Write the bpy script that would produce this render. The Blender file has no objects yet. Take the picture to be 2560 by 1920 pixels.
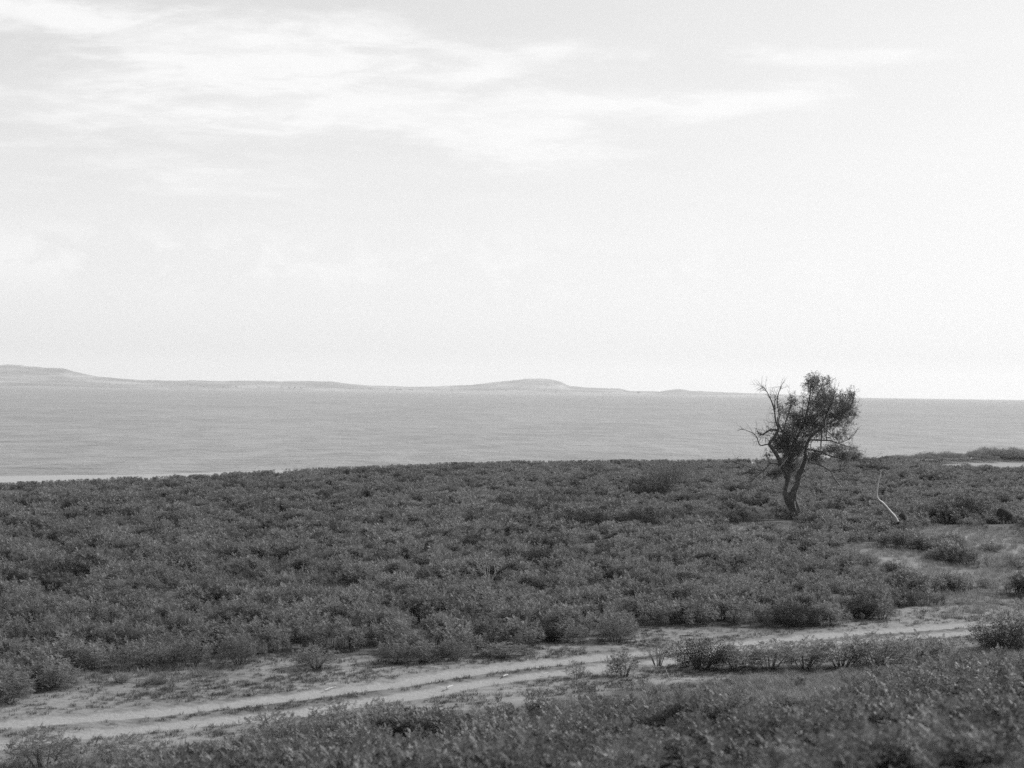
import bpy, math, random
import numpy as np
from mathutils import Matrix, Vector

scene = bpy.context.scene
COL = scene.collection
R = math.radians

# ------------------------------------------------------------------ camera
F = 3911.0                      # focal length in pixels of the 2560-wide frame
EYE = 7.0
PITCH = R(0.30)
ROLL = R(0.785)
cam_d = bpy.data.cameras.new('camera')
cam = bpy.data.objects.new('camera', cam_d)
COL.objects.link(cam)
cam_d.sensor_width = 36.0
cam_d.lens = 36.0 * F / 2560.0
cam_d.clip_start = 0.1
cam_d.clip_end = 90000
CAM_M = Matrix.Rotation(R(90) + PITCH, 3, 'X') @ Matrix.Rotation(ROLL, 3, 'Z')
cam.matrix_world = Matrix.Translation((0, 0, EYE)) @ CAM_M.to_4x4()
cam_d.dof.use_dof = True
cam_d.dof.focus_distance = 70
cam_d.dof.aperture_fstop = 1.8
scene.camera = cam

# ------------------------------------------------------------------ sky, sun, exposure
SUN_AZ = R(62)                  # clockwise from +Y (straight ahead): to the right, a little ahead
SUN_EL = R(33)
scene.view_settings.view_transform = 'Standard'
scene.view_settings.look = 'None'
scene.view_settings.exposure = 0.3
scene.view_settings.gamma = 1.0
scene.view_settings.use_curve_mapping = False
scene.cycles.use_denoising = False
scene.cycles.sample_clamp_direct = 4.0
scene.cycles.sample_clamp_indirect = 2.0
scene.cycles.max_bounces = 8
scene.cycles.volume_bounces = 1

world = bpy.data.worlds.new('World')
scene.world = world
world.use_nodes = True
nt = world.node_tree
nt.nodes.clear()


class NT:
    """small helper for writing node trees"""
    def __init__(self, tree):
        self.t = tree

    def n(self, kind, **kw):
        nd = self.t.nodes.new(kind)
        for k, v in kw.items():
            setattr(nd, k, v)
        return nd

    def l(self, a, b):
        self.t.links.new(a, b)

    def put(self, sock, v):
        if isinstance(v, bpy.types.NodeSocket):
            self.l(v, sock)
        else:
            sock.default_value = v

    def m(self, op, a, b=None, c=None, clamp=False):
        nd = self.n('ShaderNodeMath', operation=op)
        nd.use_clamp = clamp
        for i, v in enumerate((a, b, c)):
            if v is not None:
                self.put(nd.inputs[i], v)
        return nd.outputs[0]

    def comb(self, x, y, z):
        nd = self.n('ShaderNodeCombineXYZ')
        for i, v in enumerate((x, y, z)):
            self.put(nd.inputs[i], v)
        return nd.outputs[0]

    def noise(self, vec, scale, detail=4.0, rough=0.55, dist=0.0):
        nd = self.n('ShaderNodeTexNoise')
        self.put(nd.inputs['Vector'], vec)
        nd.inputs['Scale'].default_value = scale
        nd.inputs['Detail'].default_value = detail
        nd.inputs['Roughness'].default_value = rough
        nd.inputs['Distortion'].default_value = dist
        return nd.outputs[0]

    def ramp(self, v, lo, hi, a=0.0, b=1.0, smooth=True):
        nd = self.n('ShaderNodeMapRange')
        if smooth:
            nd.interpolation_type = 'SMOOTHSTEP'
        self.put(nd.inputs[0], v)
        for i, x in enumerate((lo, hi, a, b)):
            nd.inputs[i + 1].default_value = x
        return nd.outputs[0]

    def mixf(self, f, a, b):
        nd = self.n('ShaderNodeMix', data_type='FLOAT')
        self.put(nd.inputs[0], f)
        self.put(nd.inputs[2], a)
        self.put(nd.inputs[3], b)
        return nd.outputs[0]


w = NT(nt)
tc = w.n('ShaderNodeTexCoord')
sep = w.n('ShaderNodeSeparateXYZ')
w.l(tc.outputs['Generated'], sep.inputs[0])
X, Y, Z = sep.outputs[0], sep.outputs[1], w.m('MAXIMUM', sep.outputs[2], 0.012)
sky = w.n('ShaderNodeTexSky', sky_type='NISHITA', sun_disc=False)
sky.sun_elevation = SUN_EL
sky.sun_rotation = SUN_AZ
sky.altitude = 10
sky.air_density = 1.0
sky.dust_density = 4.0
sky.ozone_density = 1.0
w.l(w.comb(X, Y, Z), sky.inputs[0])
bw = w.n('ShaderNodeRGBToBW')           # the photograph is black and white
w.l(sky.outputs[0], bw.inputs[0])
SKY_V = bw.outputs[0]
# clouds: noise on a flat high layer, thicker where the photograph's cloud banks stand
zz = w.m('ADD', Z, 0.10)
u = w.m('DIVIDE', X, zz)
v = w.m('DIVIDE', Y, zz)
cvec = w.comb(u, w.m('MULTIPLY', v, 1.35), 0.0)
n1 = w.noise(cvec, 1.7, 8.0, 0.58, 0.6)
n2 = w.noise(w.comb(w.m('MULTIPLY', u, 0.6), v, 3.7), 5.5, 6.0, 0.6, 0.8)
n3 = w.noise(w.comb(w.m('MULTIPLY', u, .8), v, 9.1), 16.0, 5.0, 0.6, 0.6)
fb = w.m('ADD', w.m('ADD', w.m('MULTIPLY', n1, 0.55), w.m('MULTIPLY', n2, 0.50)), w.m('MULTIPLY', w.m('SUBTRACT', n3, .5), .22))
banks = [  # centre x, y and half width, half height in photo pixels (2212 wide), tilt, weight
    (600, 110, 350, 70, 0.02, .34), (150, 70, 260, 48, .12, .32), (560, 190, 420, 70, 0.05, .28), (800, 260, 440, 55, .0, .24),
    (1090, 285, 230, 80, 0.10, .30), (1160, 118, 120, 24, -.02, .26), (1330, 228, 200, 24, 0.02, .24), (1290, 330, 160, 26, .04, .16),
    (1640, 228, 170, 32, -.08, .36), (1790, 150, 230, 24, .05, .40), (1030, 172, 80, 18, -.2, .22),
    (250, 330, 430, 130, .0, .14)]
wsum = None
for (cx, cy, rx, ry, tilt, k) in banks:
    k = k * 1.0
    ax = math.sin((cx * 1.1573 - 1280) / F)
    az = math.sin((980 + 0.0137 * (cx * 1.1573 - 1280) - cy * 1.1573) / F)
    sx, sz = rx * 1.1573 / F, ry * 1.1573 / F
    dx = w.m('SUBTRACT', X, ax)
    dz = w.m('ADD', w.m('SUBTRACT', Z, az), w.m('MULTIPLY', dx, tilt))
    q = w.m('ADD', w.m('POWER', w.m('DIVIDE', dx, sx), 2.0), w.m('POWER', w.m('DIVIDE', dz, sz), 2.0))
    g = w.m('MULTIPLY', w.m('POWER', 2.718, w.m('MULTIPLY', q, -1.0)), k)
    wsum = g if wsum is None else w.m('ADD', wsum, g)
dens = w.ramp(w.m('ADD', fb, wsum), 0.59, .94)
dens = w.m('MULTIPLY', dens, w.ramp(w.m('ADD', w.m('MULTIPLY', n2, .6), w.m('MULTIPLY', n3, .4)), .38, .58, .6, 1.0))
# low heaped clouds far off, all along the horizon, showing most at left
pf = w.noise(w.comb(w.m('MULTIPLY', X, 26.0), w.m('MULTIPLY', Y, 26.0), w.m('MULTIPLY', Z, 44.0)), 1.0, 6.0, .62, .3)
band = w.m('POWER', 2.718, w.m('MULTIPLY', w.m('POWER', w.m('DIVIDE', w.m('SUBTRACT', Z, .078), .020), 2.0), -1.0))
puffs = w.m('MULTIPLY', w.ramp(w.m('ADD', pf, w.m('MULTIPLY', X, -.25)), .50, .66), w.m('MULTIPLY', band, .8))
dens = w.m('MAXIMUM', dens, puffs)
# thin high veil all over: thicker toward the horizon, brighter toward the sun
SD = (math.sin(SUN_AZ) * math.cos(SUN_EL), math.cos(SUN_AZ) * math.cos(SUN_EL), math.sin(SUN_EL))
cosg = w.m('ADD', w.m('ADD', w.m('MULTIPLY', X, SD[0]), w.m('MULTIPLY', Y, SD[1])), w.m('MULTIPLY', Z, SD[2]))
veil = w.m('SUBTRACT', 1.0, w.m('POWER', 2.718, w.m('DIVIDE', w.m('MULTIPLY', w.ramp(n1, .25, .8, -.23, -.28), 1.0), Z)))
CLOUD = 8.1
VEIL = w.m('ADD', 7.1, w.m('MULTIPLY', cosg, 1.5))
base = w.mixf(veil, SKY_V, VEIL)
tot = w.mixf(w.m('MULTIPLY', dens, 0.9), base, CLOUD)
bg = w.n('ShaderNodeBackground')
w.l(tot, bg.inputs['Color'])
bg.inputs['Strength'].default_value = 0.1
wo = w.n('ShaderNodeOutputWorld')
w.l(bg.outputs[0], wo.inputs['Surface'])

sun_d = bpy.data.lights.new('sun', 'SUN')
sun_d.energy = 3.2
sun_d.angle = R(0.6)
sun_d.color = (1, 1, 1)
sun = bpy.data.objects.new('sun', sun_d)
COL.objects.link(sun)
sun_dir = Vector((math.sin(SUN_AZ) * math.cos(SUN_EL), math.cos(SUN_AZ) * math.cos(SUN_EL), math.sin(SUN_EL)))
sun.rotation_euler = sun_dir.to_track_quat('Z', 'Y').to_euler()
sun.location = (60, 30, 60)


# ------------------------------------------------------------------ helpers
def tag(o, label=None, cat=None, group=None, kind=None):
    if label: o['label'] = label
    if cat: o['category'] = cat
    if group: o['group'] = group
    if kind: o['kind'] = kind
    return o


def mesh_from(name, verts, faces, mats, midx=None, smooth=False):
    me = bpy.data.meshes.new(name)
    verts = np.asarray(verts, dtype=np.float32)
    me.vertices.add(len(verts))
    me.vertices.foreach_set('co', verts.ravel())
    if len(faces):
        if isinstance(faces, np.ndarray):
            k = faces.shape[1]
            loops = faces.ravel().astype(np.int32)
            starts = np.arange(len(faces), dtype=np.int32) * k
        else:
            ln = np.array([len(f) for f in faces], dtype=np.int32)
            loops = np.concatenate([np.asarray(f, dtype=np.int32) for f in faces])
            starts = np.concatenate(([0], np.cumsum(ln)[:-1])).astype(np.int32)
        me.loops.add(len(loops))
        me.loops.foreach_set('vertex_index', loops)
        me.polygons.add(len(starts))
        me.polygons.foreach_set('loop_start', starts)
        if midx is not None:
            me.polygons.foreach_set('material_index', np.asarray(midx, dtype=np.int32))
        if smooth:
            me.polygons.foreach_set('use_smooth', np.ones(len(starts), dtype=bool))
    for m in mats:
        me.materials.append(m)
    me.update(calc_edges=True)
    return me


def add_obj(name, me, parent=None, loc=None):
    o = bpy.data.objects.new(name, me)
    COL.objects.link(o)
    if parent is not None: o.parent = parent
    if loc is not None: o.location = loc
    return o


def empty(name, loc, rz=0.0, s=1.0):
    o = bpy.data.objects.new(name, None)
    COL.objects.link(o)
    o.empty_display_size = 0.2
    o.location = loc
    o.rotation_euler = (0, 0, rz)
    o.scale = (s, s, s)
    return o


def _hash(ix, iy, seed):
    h = (ix.astype(np.int64) * 374761393 + iy.astype(np.int64) * 668265263 + seed * 974711) & 0xFFFFFFFF
    h = ((h ^ (h >> 13)) * 1274126177) & 0xFFFFFFFF
    return ((h ^ (h >> 16)) & 0xFFFFFF) / float(0xFFFFFF)


def vnoise(x, y, s=1.0, seed=0):
    x = np.asarray(x, dtype=float) / s; y = np.asarray(y, dtype=float) / s
    ix = np.floor(x); iy = np.floor(y)
    fx = x - ix; fy = y - iy
    fx = fx * fx * (3 - 2 * fx); fy = fy * fy * (3 - 2 * fy)
    a = _hash(ix, iy, seed); b = _hash(ix + 1, iy, seed)
    c = _hash(ix, iy + 1, seed); d = _hash(ix + 1, iy + 1, seed)
    return (a * (1 - fx) + b * fx) * (1 - fy) + (c * (1 - fx) + d * fx) * fy


def fbm(x, y, s, seed=0, n=3):
    t = 0; a = 1.0; q = 0
    for i in range(n):
        t = t + a * vnoise(x, y, s / 2 ** i, seed + i * 17); q += a; a *= .5
    return t / q


def ss(x, a, b):
    t = np.clip((x - a) / (b - a), 0, 1)
    return t * t * (3 - 2 * t)


CM = np.array(CAM_M)


def pix_dir(px, py):
    d = CM @ np.array([(px - 1280) / F, (960 - py) / F, -1.0])
    return d


def flat(px, py, z=0.0):
    """pixel of the photo -> point on level ground z"""
    d = pix_dir(px, py)
    t = (z - EYE) / d[2]
    return np.array([d[0] * t, d[1] * t])


# ------------------------------------------------------------------ the lie of the land
RUT1 = np.array([flat(*p) for p in [(-500, 1850), (0, 1812), (350, 1785), (600, 1760), (860, 1727), (1000, 1712), (1110, 1691), (1250, 1673),
                                    (1450, 1652), (1600, 1638), (1740, 1625), (1972, 1597), (2128, 1583), (2361, 1566), (2555, 1553), (3000, 1515)]])
RUT2 = np.array([flat(*p) for p in [(-500, 1918), (0, 1868), (200, 1842), (350, 1828), (600, 1800), (780, 1783), (883, 1763), (1054, 1739), (1210, 1710),
                                    (1404, 1685), (1500, 1673), (1640, 1662), (1836, 1624), (2128, 1604), (2361, 1586), (2555, 1572), (3000, 1532)]])
P0 = np.array([-10.3, 28.0]); TD = np.array([.827, .562]); TN = np.array([.562, -.827])   # line along the track's near side


def s_near(x, y):
    return (x - P0[0]) * TN[0] + (y - P0[1]) * TN[1]


EDGE_X = np.array([-400, -120, -60, -35.3, -26.3, -14.6, 0, 20.6, 37.4, 62, 130, 400])
EDGE_Y = np.array([-150, 24, 77, 100, 114, 129, 143, 155, 163, 188, 235, 400])


def e_sea(x, y):
    """metres past the field's seaward edge"""
    return (y - np.interp(x, EDGE_X, EDGE_Y)) * 0.85 * 30 / np.interp(x, [-60, -40, -20, 0, 20], [46, 42, 29, 23, 22])


def poly_dist(x, y, P):
    """distance to polyline"""
    best = np.full(np.shape(x), 1e9)
    for a, b in zip(P[:-1], P[1:]):
        ab = b - a
        L2 = ab @ ab
        t = np.clip(((x - a[0]) * ab[0] + (y - a[1]) * ab[1]) / L2, 0, 1)
        best = np.minimum(best, np.hypot(x - a[0] - t * ab[0], y - a[1] - t * ab[1]))
    return best


SEA = -1.0


def height(x, y, fine=True):
    x = np.asarray(x, dtype=float); y = np.asarray(y, dtype=float)
    s = s_near(x, y)
    sp = 2.0 * np.logaddexp(0, (s - 2.6) / 2.0)          # soft foot of the bank
    m = 5.6 * (sp / 26.3)
    m = np.where(m > 5.3, 5.3 + 1.2 * (1 - np.exp(-(m - 5.3) / 1.2)), m)
    z = m + .22 * (fbm(x, y, 14, 3) - .5) * ss(y, 20, 60) + 0.3 * (fbm(x, y, 6, 5) - .5) * ss(s, 2, 10)
    z = z + .40 * np.exp(-((x - 3.2) / 3.6) ** 2 - ((y - 6.5) / 5.0) ** 2)      # hump beside the camera
    e = e_sea(x, y)
    z = z - 1.0 * ss(e, 8, 31) - .035 * np.clip(e - 26, 0, 140) + .25 * np.exp(-((e + 3) / 5) ** 2)
    if fine:
        near = ss(60 - y, 0, 12)
        z = z + near * .05 * (fbm(x, y, .9, 9) - .5)
    return z


def hz(x, y):
    return float(height(np.array([x]), np.array([y]))[0])


_T = np.concatenate((np.arange(3, 60, .02), np.arange(60, 420, .1)))


def ground(px, py):
    """photo pixel -> the point of the ground it shows"""
    d = pix_dir(px, py)
    zz_ = EYE + d[2] * _T
    h = height(d[0] * _T, d[1] * _T)
    k = np.argmax(zz_ < h)
    t = _T[k]
    return np.array([d[0] * t, d[1] * t, h[k]])


# ------------------------------------------------------------------ materials (all grey: black-and-white photograph)
def new_mat(name):
    m = bpy.data.materials.new(name)
    m.use_nodes = True
    m.node_tree.nodes.clear()
    k = NT(m.node_tree)
    out = k.n('ShaderNodeOutputMaterial')
    return m, k, out


def grey(k, v):
    return v


def leaf_mat(name, lo, hi, rough=.5, trans=.40, spec=.32):
    m, k, out = new_mat(name)
    oi = k.n('ShaderNodeObjectInfo')
    geo = k.n('ShaderNodeNewGeometry')
    r = k.m('ADD', k.m('MULTIPLY', oi.outputs['Random'], .55), k.m('MULTIPLY', geo.outputs['Random Per Island'], .45))
    val = k.ramp(r, 0.1, 0.9, lo, hi, False)
    p = k.n('ShaderNodeBsdfPrincipled')
    k.l(val, p.inputs['Base Color'])
    p.inputs['Roughness'].default_value = rough
    p.inputs['Specular IOR Level'].default_value = spec
    tr = k.n('ShaderNodeBsdfTranslucent')
    k.l(val, tr.inputs['Color'])
    mx = k.n('ShaderNodeMixShader')
    mx.inputs[0].default_value = trans
    k.l(p.outputs[0], mx.inputs[1]); k.l(tr.outputs[0], mx.inputs[2])
    k.l(mx.outputs[0], out.inputs[0])
    return m


def wood_mat(name, lo, hi, scale=6.0, rough=.8, bump=.5):
    m, k, out = new_mat(name)
    t = k.n('ShaderNodeTexCoord')
    mp = k.n('ShaderNodeMapping'); k.l(t.outputs['Object'], mp.inputs[0]); mp.inputs['Scale'].default_value = (3, 3, .6)
    n = k.noise(mp.outputs[0], scale, 6, .65, .8)
    p = k.n('ShaderNodeBsdfPrincipled')
    k.l(k.ramp(n, .3, .7, lo, hi), p.inputs['Base Color'])
    p.inputs['Roughness'].default_value = rough
    b = k.n('ShaderNodeBump'); b.inputs['Strength'].default_value = bump; b.inputs['Distance'].default_value = .03
    k.l(n, b.inputs['Height']); k.l(b.outputs[0], p.inputs['Normal'])
    k.l(p.outputs[0], out.inputs[0])
    return m


M_LEAF = leaf_mat('scrub_leaf', .125, .30)
M_LEAF_D = leaf_mat('dark_scrub_leaf', .085, .20)
M_LEAF_P = leaf_mat('pale_scrub_leaf', .16, .35)
M_HERB = leaf_mat('herb_leaf', .09, .26)
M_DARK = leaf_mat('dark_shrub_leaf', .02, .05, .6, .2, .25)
M_TREE = leaf_mat('tree_leaf', .11, .25, .55, .42)
M_GRASS = leaf_mat('grass_blade', .15, .28, .5, .4)
M_DRY = leaf_mat('dry_grass_blade', .25, .36, .6, .3)
M_TUFT = leaf_mat('tuft_blade', .06, .12, .5, .3)
M_STEM = wood_mat('green_stem', .10, .16)
M_BARK = wood_mat('tree_bark', .035, .15, 9, .85, 1.0)
M_DEAD = wood_mat('bleached_wood', .26, .48, 8, .65, .3)
M_TWIG = wood_mat('dry_twig', .26, .40, 8, .7, .3)
M_STUMP = wood_mat('dark_stump', .015, .04, 8, .9, .9)  # near-black wood for the stumps and the dead stem's foot

# ground
M_GROUND, k, out = new_mat('sandy_ground')
at = k.n('ShaderNodeAttribute'); at.attribute_name = 'sand'
tcg = k.n('ShaderNodeTexCoord')
gn = k.noise(tcg.outputs['Object'], 1.1, 7, .62)
gf = k.noise(tcg.outputs['Object'], 14.0, 5, .6)
sepx = k.n('ShaderNodeMapping'); k.l(tcg.outputs['Object'], sepx.inputs[0]); sepx.inputs['Scale'].default_value = (.7, 1.4, 1)
gs = k.noise(sepx.outputs[0], 4.0, 5, .6)
fac = k.ramp(k.m('ADD', at.outputs['Fac'], k.m('MULTIPLY', k.m('SUBTRACT', k.m('ADD', k.m('MULTIPLY', gn, .5), k.m('MULTIPLY', gs, .5)), .5), 1.1)), .12, .88)
sandc = k.ramp(gf, .25, .75, .275, .34)
soilc = k.ramp(gs, .3, .7, .075, .14)
colr = k.mixf(k.ramp(at.outputs['Fac'], 1.05, 1.9), k.mixf(fac, soilc, sandc), .38)     # dry pale beach sand
p = k.n('ShaderNodeBsdfPrincipled')
k.l(colr, p.inputs['Base Color'])
p.inputs['Roughness'].default_value = .9
p.inputs['Specular IOR Level'].default_value = .2
b = k.n('ShaderNodeBump'); b.inputs['Strength'].default_value = .7; b.inputs['Distance'].default_value = .05
k.l(k.m('ADD', k.m('MULTIPLY', gf, .5), gs), b.inputs['Height'])
k.l(b.outputs[0], p.inputs['Normal'])
k.l(p.outputs[0], out.inputs[0])

# sea
M_SEA, k, out = new_mat('sea_water')
tcs = k.n('ShaderNodeTexCoord')
def smap(sx, sy, rot=0.0):
    mp = k.n('ShaderNodeMapping'); k.l(tcs.outputs['Object'], mp.inputs[0])
    mp.inputs['Scale'].default_value = (sx, sy, 1); mp.inputs['Rotation'].default_value = (0, 0, rot)
    return mp.outputs[0]
w1 = k.noise(smap(.10, .30, .25), 1.0, 5, .6, .3)
w2 = k.noise(smap(.5, 1.2, .15), 1.0, 4, .6, .3)
w3 = k.noise(smap(.004, .012, .2), 1.0, 4, .55, .3)
w4 = k.noise(smap(.16, .06, .1), 1.0, 5, .65, .5)
w5 = k.noise(smap(.02, .012, .1), 1.0, 4, .6, .5)
hgt = k.m('ADD', k.m('ADD', k.m('MULTIPLY', w1, .8), k.m('MULTIPLY', w2, .25)), k.m('MULTIPLY', w4, 2.2))
b = k.n('ShaderNodeBump'); b.inputs['Strength'].default_value = 1.0; b.inputs['Distance'].default_value = .55
k.l(hgt, b.inputs['Height'])
p = k.n('ShaderNodeBsdfPrincipled')
k.l(k.m('ADD', k.ramp(k.m('ADD', k.m('MULTIPLY', w4, .85), k.m('MULTIPLY', w5, .15)), .36, .64, .015, .11), k.ramp(w3, .35, .65, .02, .04)), p.inputs['Base Color'])  # light and dark wave faces painted into the base colour
k.l(k.ramp(w5, .35, .65, .20, .245), p.inputs['Roughness'])
p.inputs['IOR'].default_value = 1.33
k.l(b.outputs[0], p.inputs['Normal'])
k.l(p.outputs[0], out.inputs[0])

# far hills
M_HILL, k, out = new_mat('far_hill')
tch = k.n('ShaderNodeTexCoord')
mp = k.n('ShaderNodeMapping'); k.l(tch.outputs['Object'], mp.inputs[0]); mp.inputs['Scale'].default_value = (.0016, .0022, .02)
hn = k.noise(mp.outputs[0], 1.0, 6, .6, .4)
p = k.n('ShaderNodeBsdfPrincipled')
k.l(k.ramp(hn, .35, .68, .17, .40), p.inputs['Base Color'])  # pale bare-field tones, lifted to put some haze into the colour
p.inputs['Roughness'].default_value = 1.0
k.l(p.outputs[0], out.inputs[0])

# ------------------------------------------------------------------ ground sheet
def axis(parts):
    a = []
    for lo, hi, st in parts:
        a.append(np.arange(lo, hi - 1e-6, st))
    return np.concatenate(a + [[parts[-1][1]]])


gx = axis([(-900, -200, 50), (-200, -60, 5), (-60, -24, 1.0), (-24, 34, .22), (34, 80, 1.0), (80, 220, 5), (220, 900, 50)])
gy = axis([(-600, -100, 50), (-100, -10, 5), (-10, 8, 1), (8, 56, .22), (56, 200, 1.0), (200, 400, 6), (400, 700, 50)])
GX, GY = np.meshgrid(gx, gy)
fx, fy = GX.ravel(), GY.ravel()
gz = height(fx, fy)
d1 = poly_dist(fx, fy, RUT1); d2 = poly_dist(fx, fy, RUT2)
wob = (fbm(fx, fy, 2.2, 31) - .5) * .28
rut = np.maximum(1 - ss(d1 + wob, .29, .46), 1 - ss(d2 + wob, .28, .44))
gz = gz - .055 * rut
FRONT = np.array([flat(*q) for q in [(-600, 1800), (0, 1757), (170, 1730), (180, 1680), (520, 1668), (620, 1652), (840, 1650), (1000, 1655), (1170, 1650), (1200, 1630),
                                     (1330, 1635), (1345, 1608), (1580, 1600), (1595, 1577), (2060, 1570), (2075, 1555), (2210, 1549), (2230, 1525),
                                     (2400, 1515), (2560, 1510), (3000, 1480)]])


def f_depth(x, y):
    """metres behind the field's front edge (positive inside the field)"""
    return y - np.interp(x, FRONT[:, 0], FRONT[:, 1])


fd = f_depth(fx, fy)
sn = s_near(fx, fy)
verge = (1 - ss(fd, -.3, 1.2)) * (1 - ss(sn, -.2, 2.2))
sand = .14 + verge * (.37 + .34 * (fbm(fx, fy, 3.5, 41) - .5))
sand = np.maximum(sand, rut)
ctr = (1 - ss(np.maximum(d1, d2), .9, 1.5)) * (1 - rut)
sand = sand - .12 * ctr
es = e_sea(fx, fy)
sand = np.maximum(sand, 2.0 * ss(es, 0, 4) - .9 * ss(es, 27, 31))


def blob(cx, cy, rx, ry):
    return np.exp(-(((fx - cx) / rx) ** 2 + ((fy - cy) / ry) ** 2) ** 1.5)


CLEAR = []           # bare or grassy openings in the field: centre pixel, half width px, half depth px
for (px, py, rx, ry, amt) in [(2490, 1362, 140, 46, .62), (2240, 1402, 105, 34, .62), (2400, 1446, 190, 28, .60), (2550, 1410, 90, 44, .60),
                              (1890, 1325, 100, 15, .85), (2500, 1164, 215, 15, .80), (860, 1482, 70, 14, .6), (330, 1690, 185, 21, .55),
                              (700, 1558, 50, 12, .6), (2460, 1505, 130, 18, .55), (2500, 1536, 160, 18, .65)]:
    c = flat(px, py); a = flat(px, py - ry); bq = flat(px, py + ry); r = flat(px + rx, py)
    CLEAR.append((c[0], c[1], abs(r[0] - c[0]), abs(a[1] - bq[1]) / 2))
    sand = np.maximum(sand, blob(*CLEAR[-1]) * amt)


def clear_mask(x, y):
    o = np.zeros(np.shape(x))
    for (cx, cy, rx, ry) in CLEAR:
        o = np.maximum(o, np.exp(-(((x - cx) / rx) ** 2 + ((y - cy) / ry) ** 2) ** 2))
    return o


nx, ny = len(gx), len(gy)
ii = (np.arange(ny - 1)[:, None] * nx + np.arange(nx - 1)[None, :]).ravel()
gf_ = np.stack([ii, ii + 1, ii + 1 + nx, ii + nx], 1)
gme = mesh_from('ground', np.stack([fx, fy, gz], 1), gf_, [M_GROUND], smooth=True)
atr = gme.attributes.new('sand', 'FLOAT', 'POINT')
atr.data.foreach_set('value', sand.astype(np.float32))
tag(add_obj('ground', gme), kind='structure')

# ------------------------------------------------------------------ sea
sxs = np.array([-16000, -9000, -4000, -1500, -500, 0, 500, 1500, 4000, 9000, 16000.])
sys_ = np.array([-2000, -500, 0, 150, 300, 600, 1500, 4000, 9000, 16000.])
SX, SY = np.meshgrid(sxs, sys_)
ii = (np.arange(len(sys_) - 1)[:, None] * len(sxs) + np.arange(len(sxs) - 1)[None, :]).ravel()
sme = mesh_from('sea', np.stack([SX.ravel(), SY.ravel(), np.full(SX.size, SEA)], 1),
                np.stack([ii, ii + 1, ii + 1 + len(sxs), ii + len(sxs)], 1), [M_SEA])
tag(add_obj('sea', sme), kind='structure')

# ------------------------------------------------------------------ far shore
def ridge(name, prof, r_shore, r_crest, r_back, seed, rough=.10, mat=None):
    prof = np.array(prof, dtype=float)
    pxs = np.arange(prof[0, 0], prof[-1, 0] + 1, 7.0)
    top = np.interp(pxs, prof[:, 0], prof[:, 1])
    hor = 980.5 + .0137 * (pxs - 1280)
    azs = np.arctan((pxs - 1280) / F)
    rows = []
    rs = np.concatenate((np.linspace(r_shore, r_crest, 16), np.linspace(r_crest, r_back, 8)[1:]))
    for r_ in rs:
        if r_ <= r_crest:
            t = (r_ - r_shore) / (r_crest - r_shore)
            pr = .16 * ss(np.array([t]), 0, .12)[0] + .84 * ss(np.array([t]), .25, 1.0)[0] ** 1.2
        else:
            pr = 1 - ss(np.array([(r_ - r_crest) / (r_back - r_crest)]), 0, 1)[0]
        H = np.maximum(hor - top, 0.0) / F * r_crest + 6
        x = np.sin(azs) * r_; y = np.cos(azs) * r_
        n = fbm(x, y, 900, seed, 4) - .5
        z = SEA - 3 + (H - 1) * pr * (1 + (rough * 8 * n) * (0.15 + .85 * (1 - abs(2 * pr - 1)))) + 6 * (vnoise(x, y, 60, seed + 3) - .5) * (pr > .7)
        rows.append(np.stack([x, y, z], 1))
    Vv = np.concatenate(rows)
    n_ = len(pxs); m_ = len(rs)
    i_ = (np.arange(m_ - 1)[:, None] * n_ + np.arange(n_ - 1)[None, :]).ravel()
    me = mesh_from(name, Vv, np.stack([i_, i_ + 1, i_ + 1 + n_, i_ + n_], 1), [mat or M_HILL], smooth=True)
    return tag(add_obj(name, me), kind='structure')


ridge('hills', [(-900, 900), (-500, 925), (-200, 915), (0, 912), (25, 910), (60, 914), (115, 920), (160, 922), (185, 929), (230, 939), (290, 944), (350, 949),
                (430, 950), (480, 949), (560, 951), (620, 950), (700, 952), (780, 952), (830, 953), (870, 958), (920, 962), (1000, 965), (1060, 966),
                (1110, 964), (1180, 961), (1230, 955), (1280, 950), (1310, 946), (1345, 944), (1375, 947), (1400, 952), (1422, 963), (1470, 967),
                (1550, 970), (1575, 976), (1650, 977), (1680, 972), (1700, 970), (1725, 975), (1800, 979), (1900, 982), (2000, 986), (2090, 991)], 11800, 13600, 16500, 5)

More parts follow.
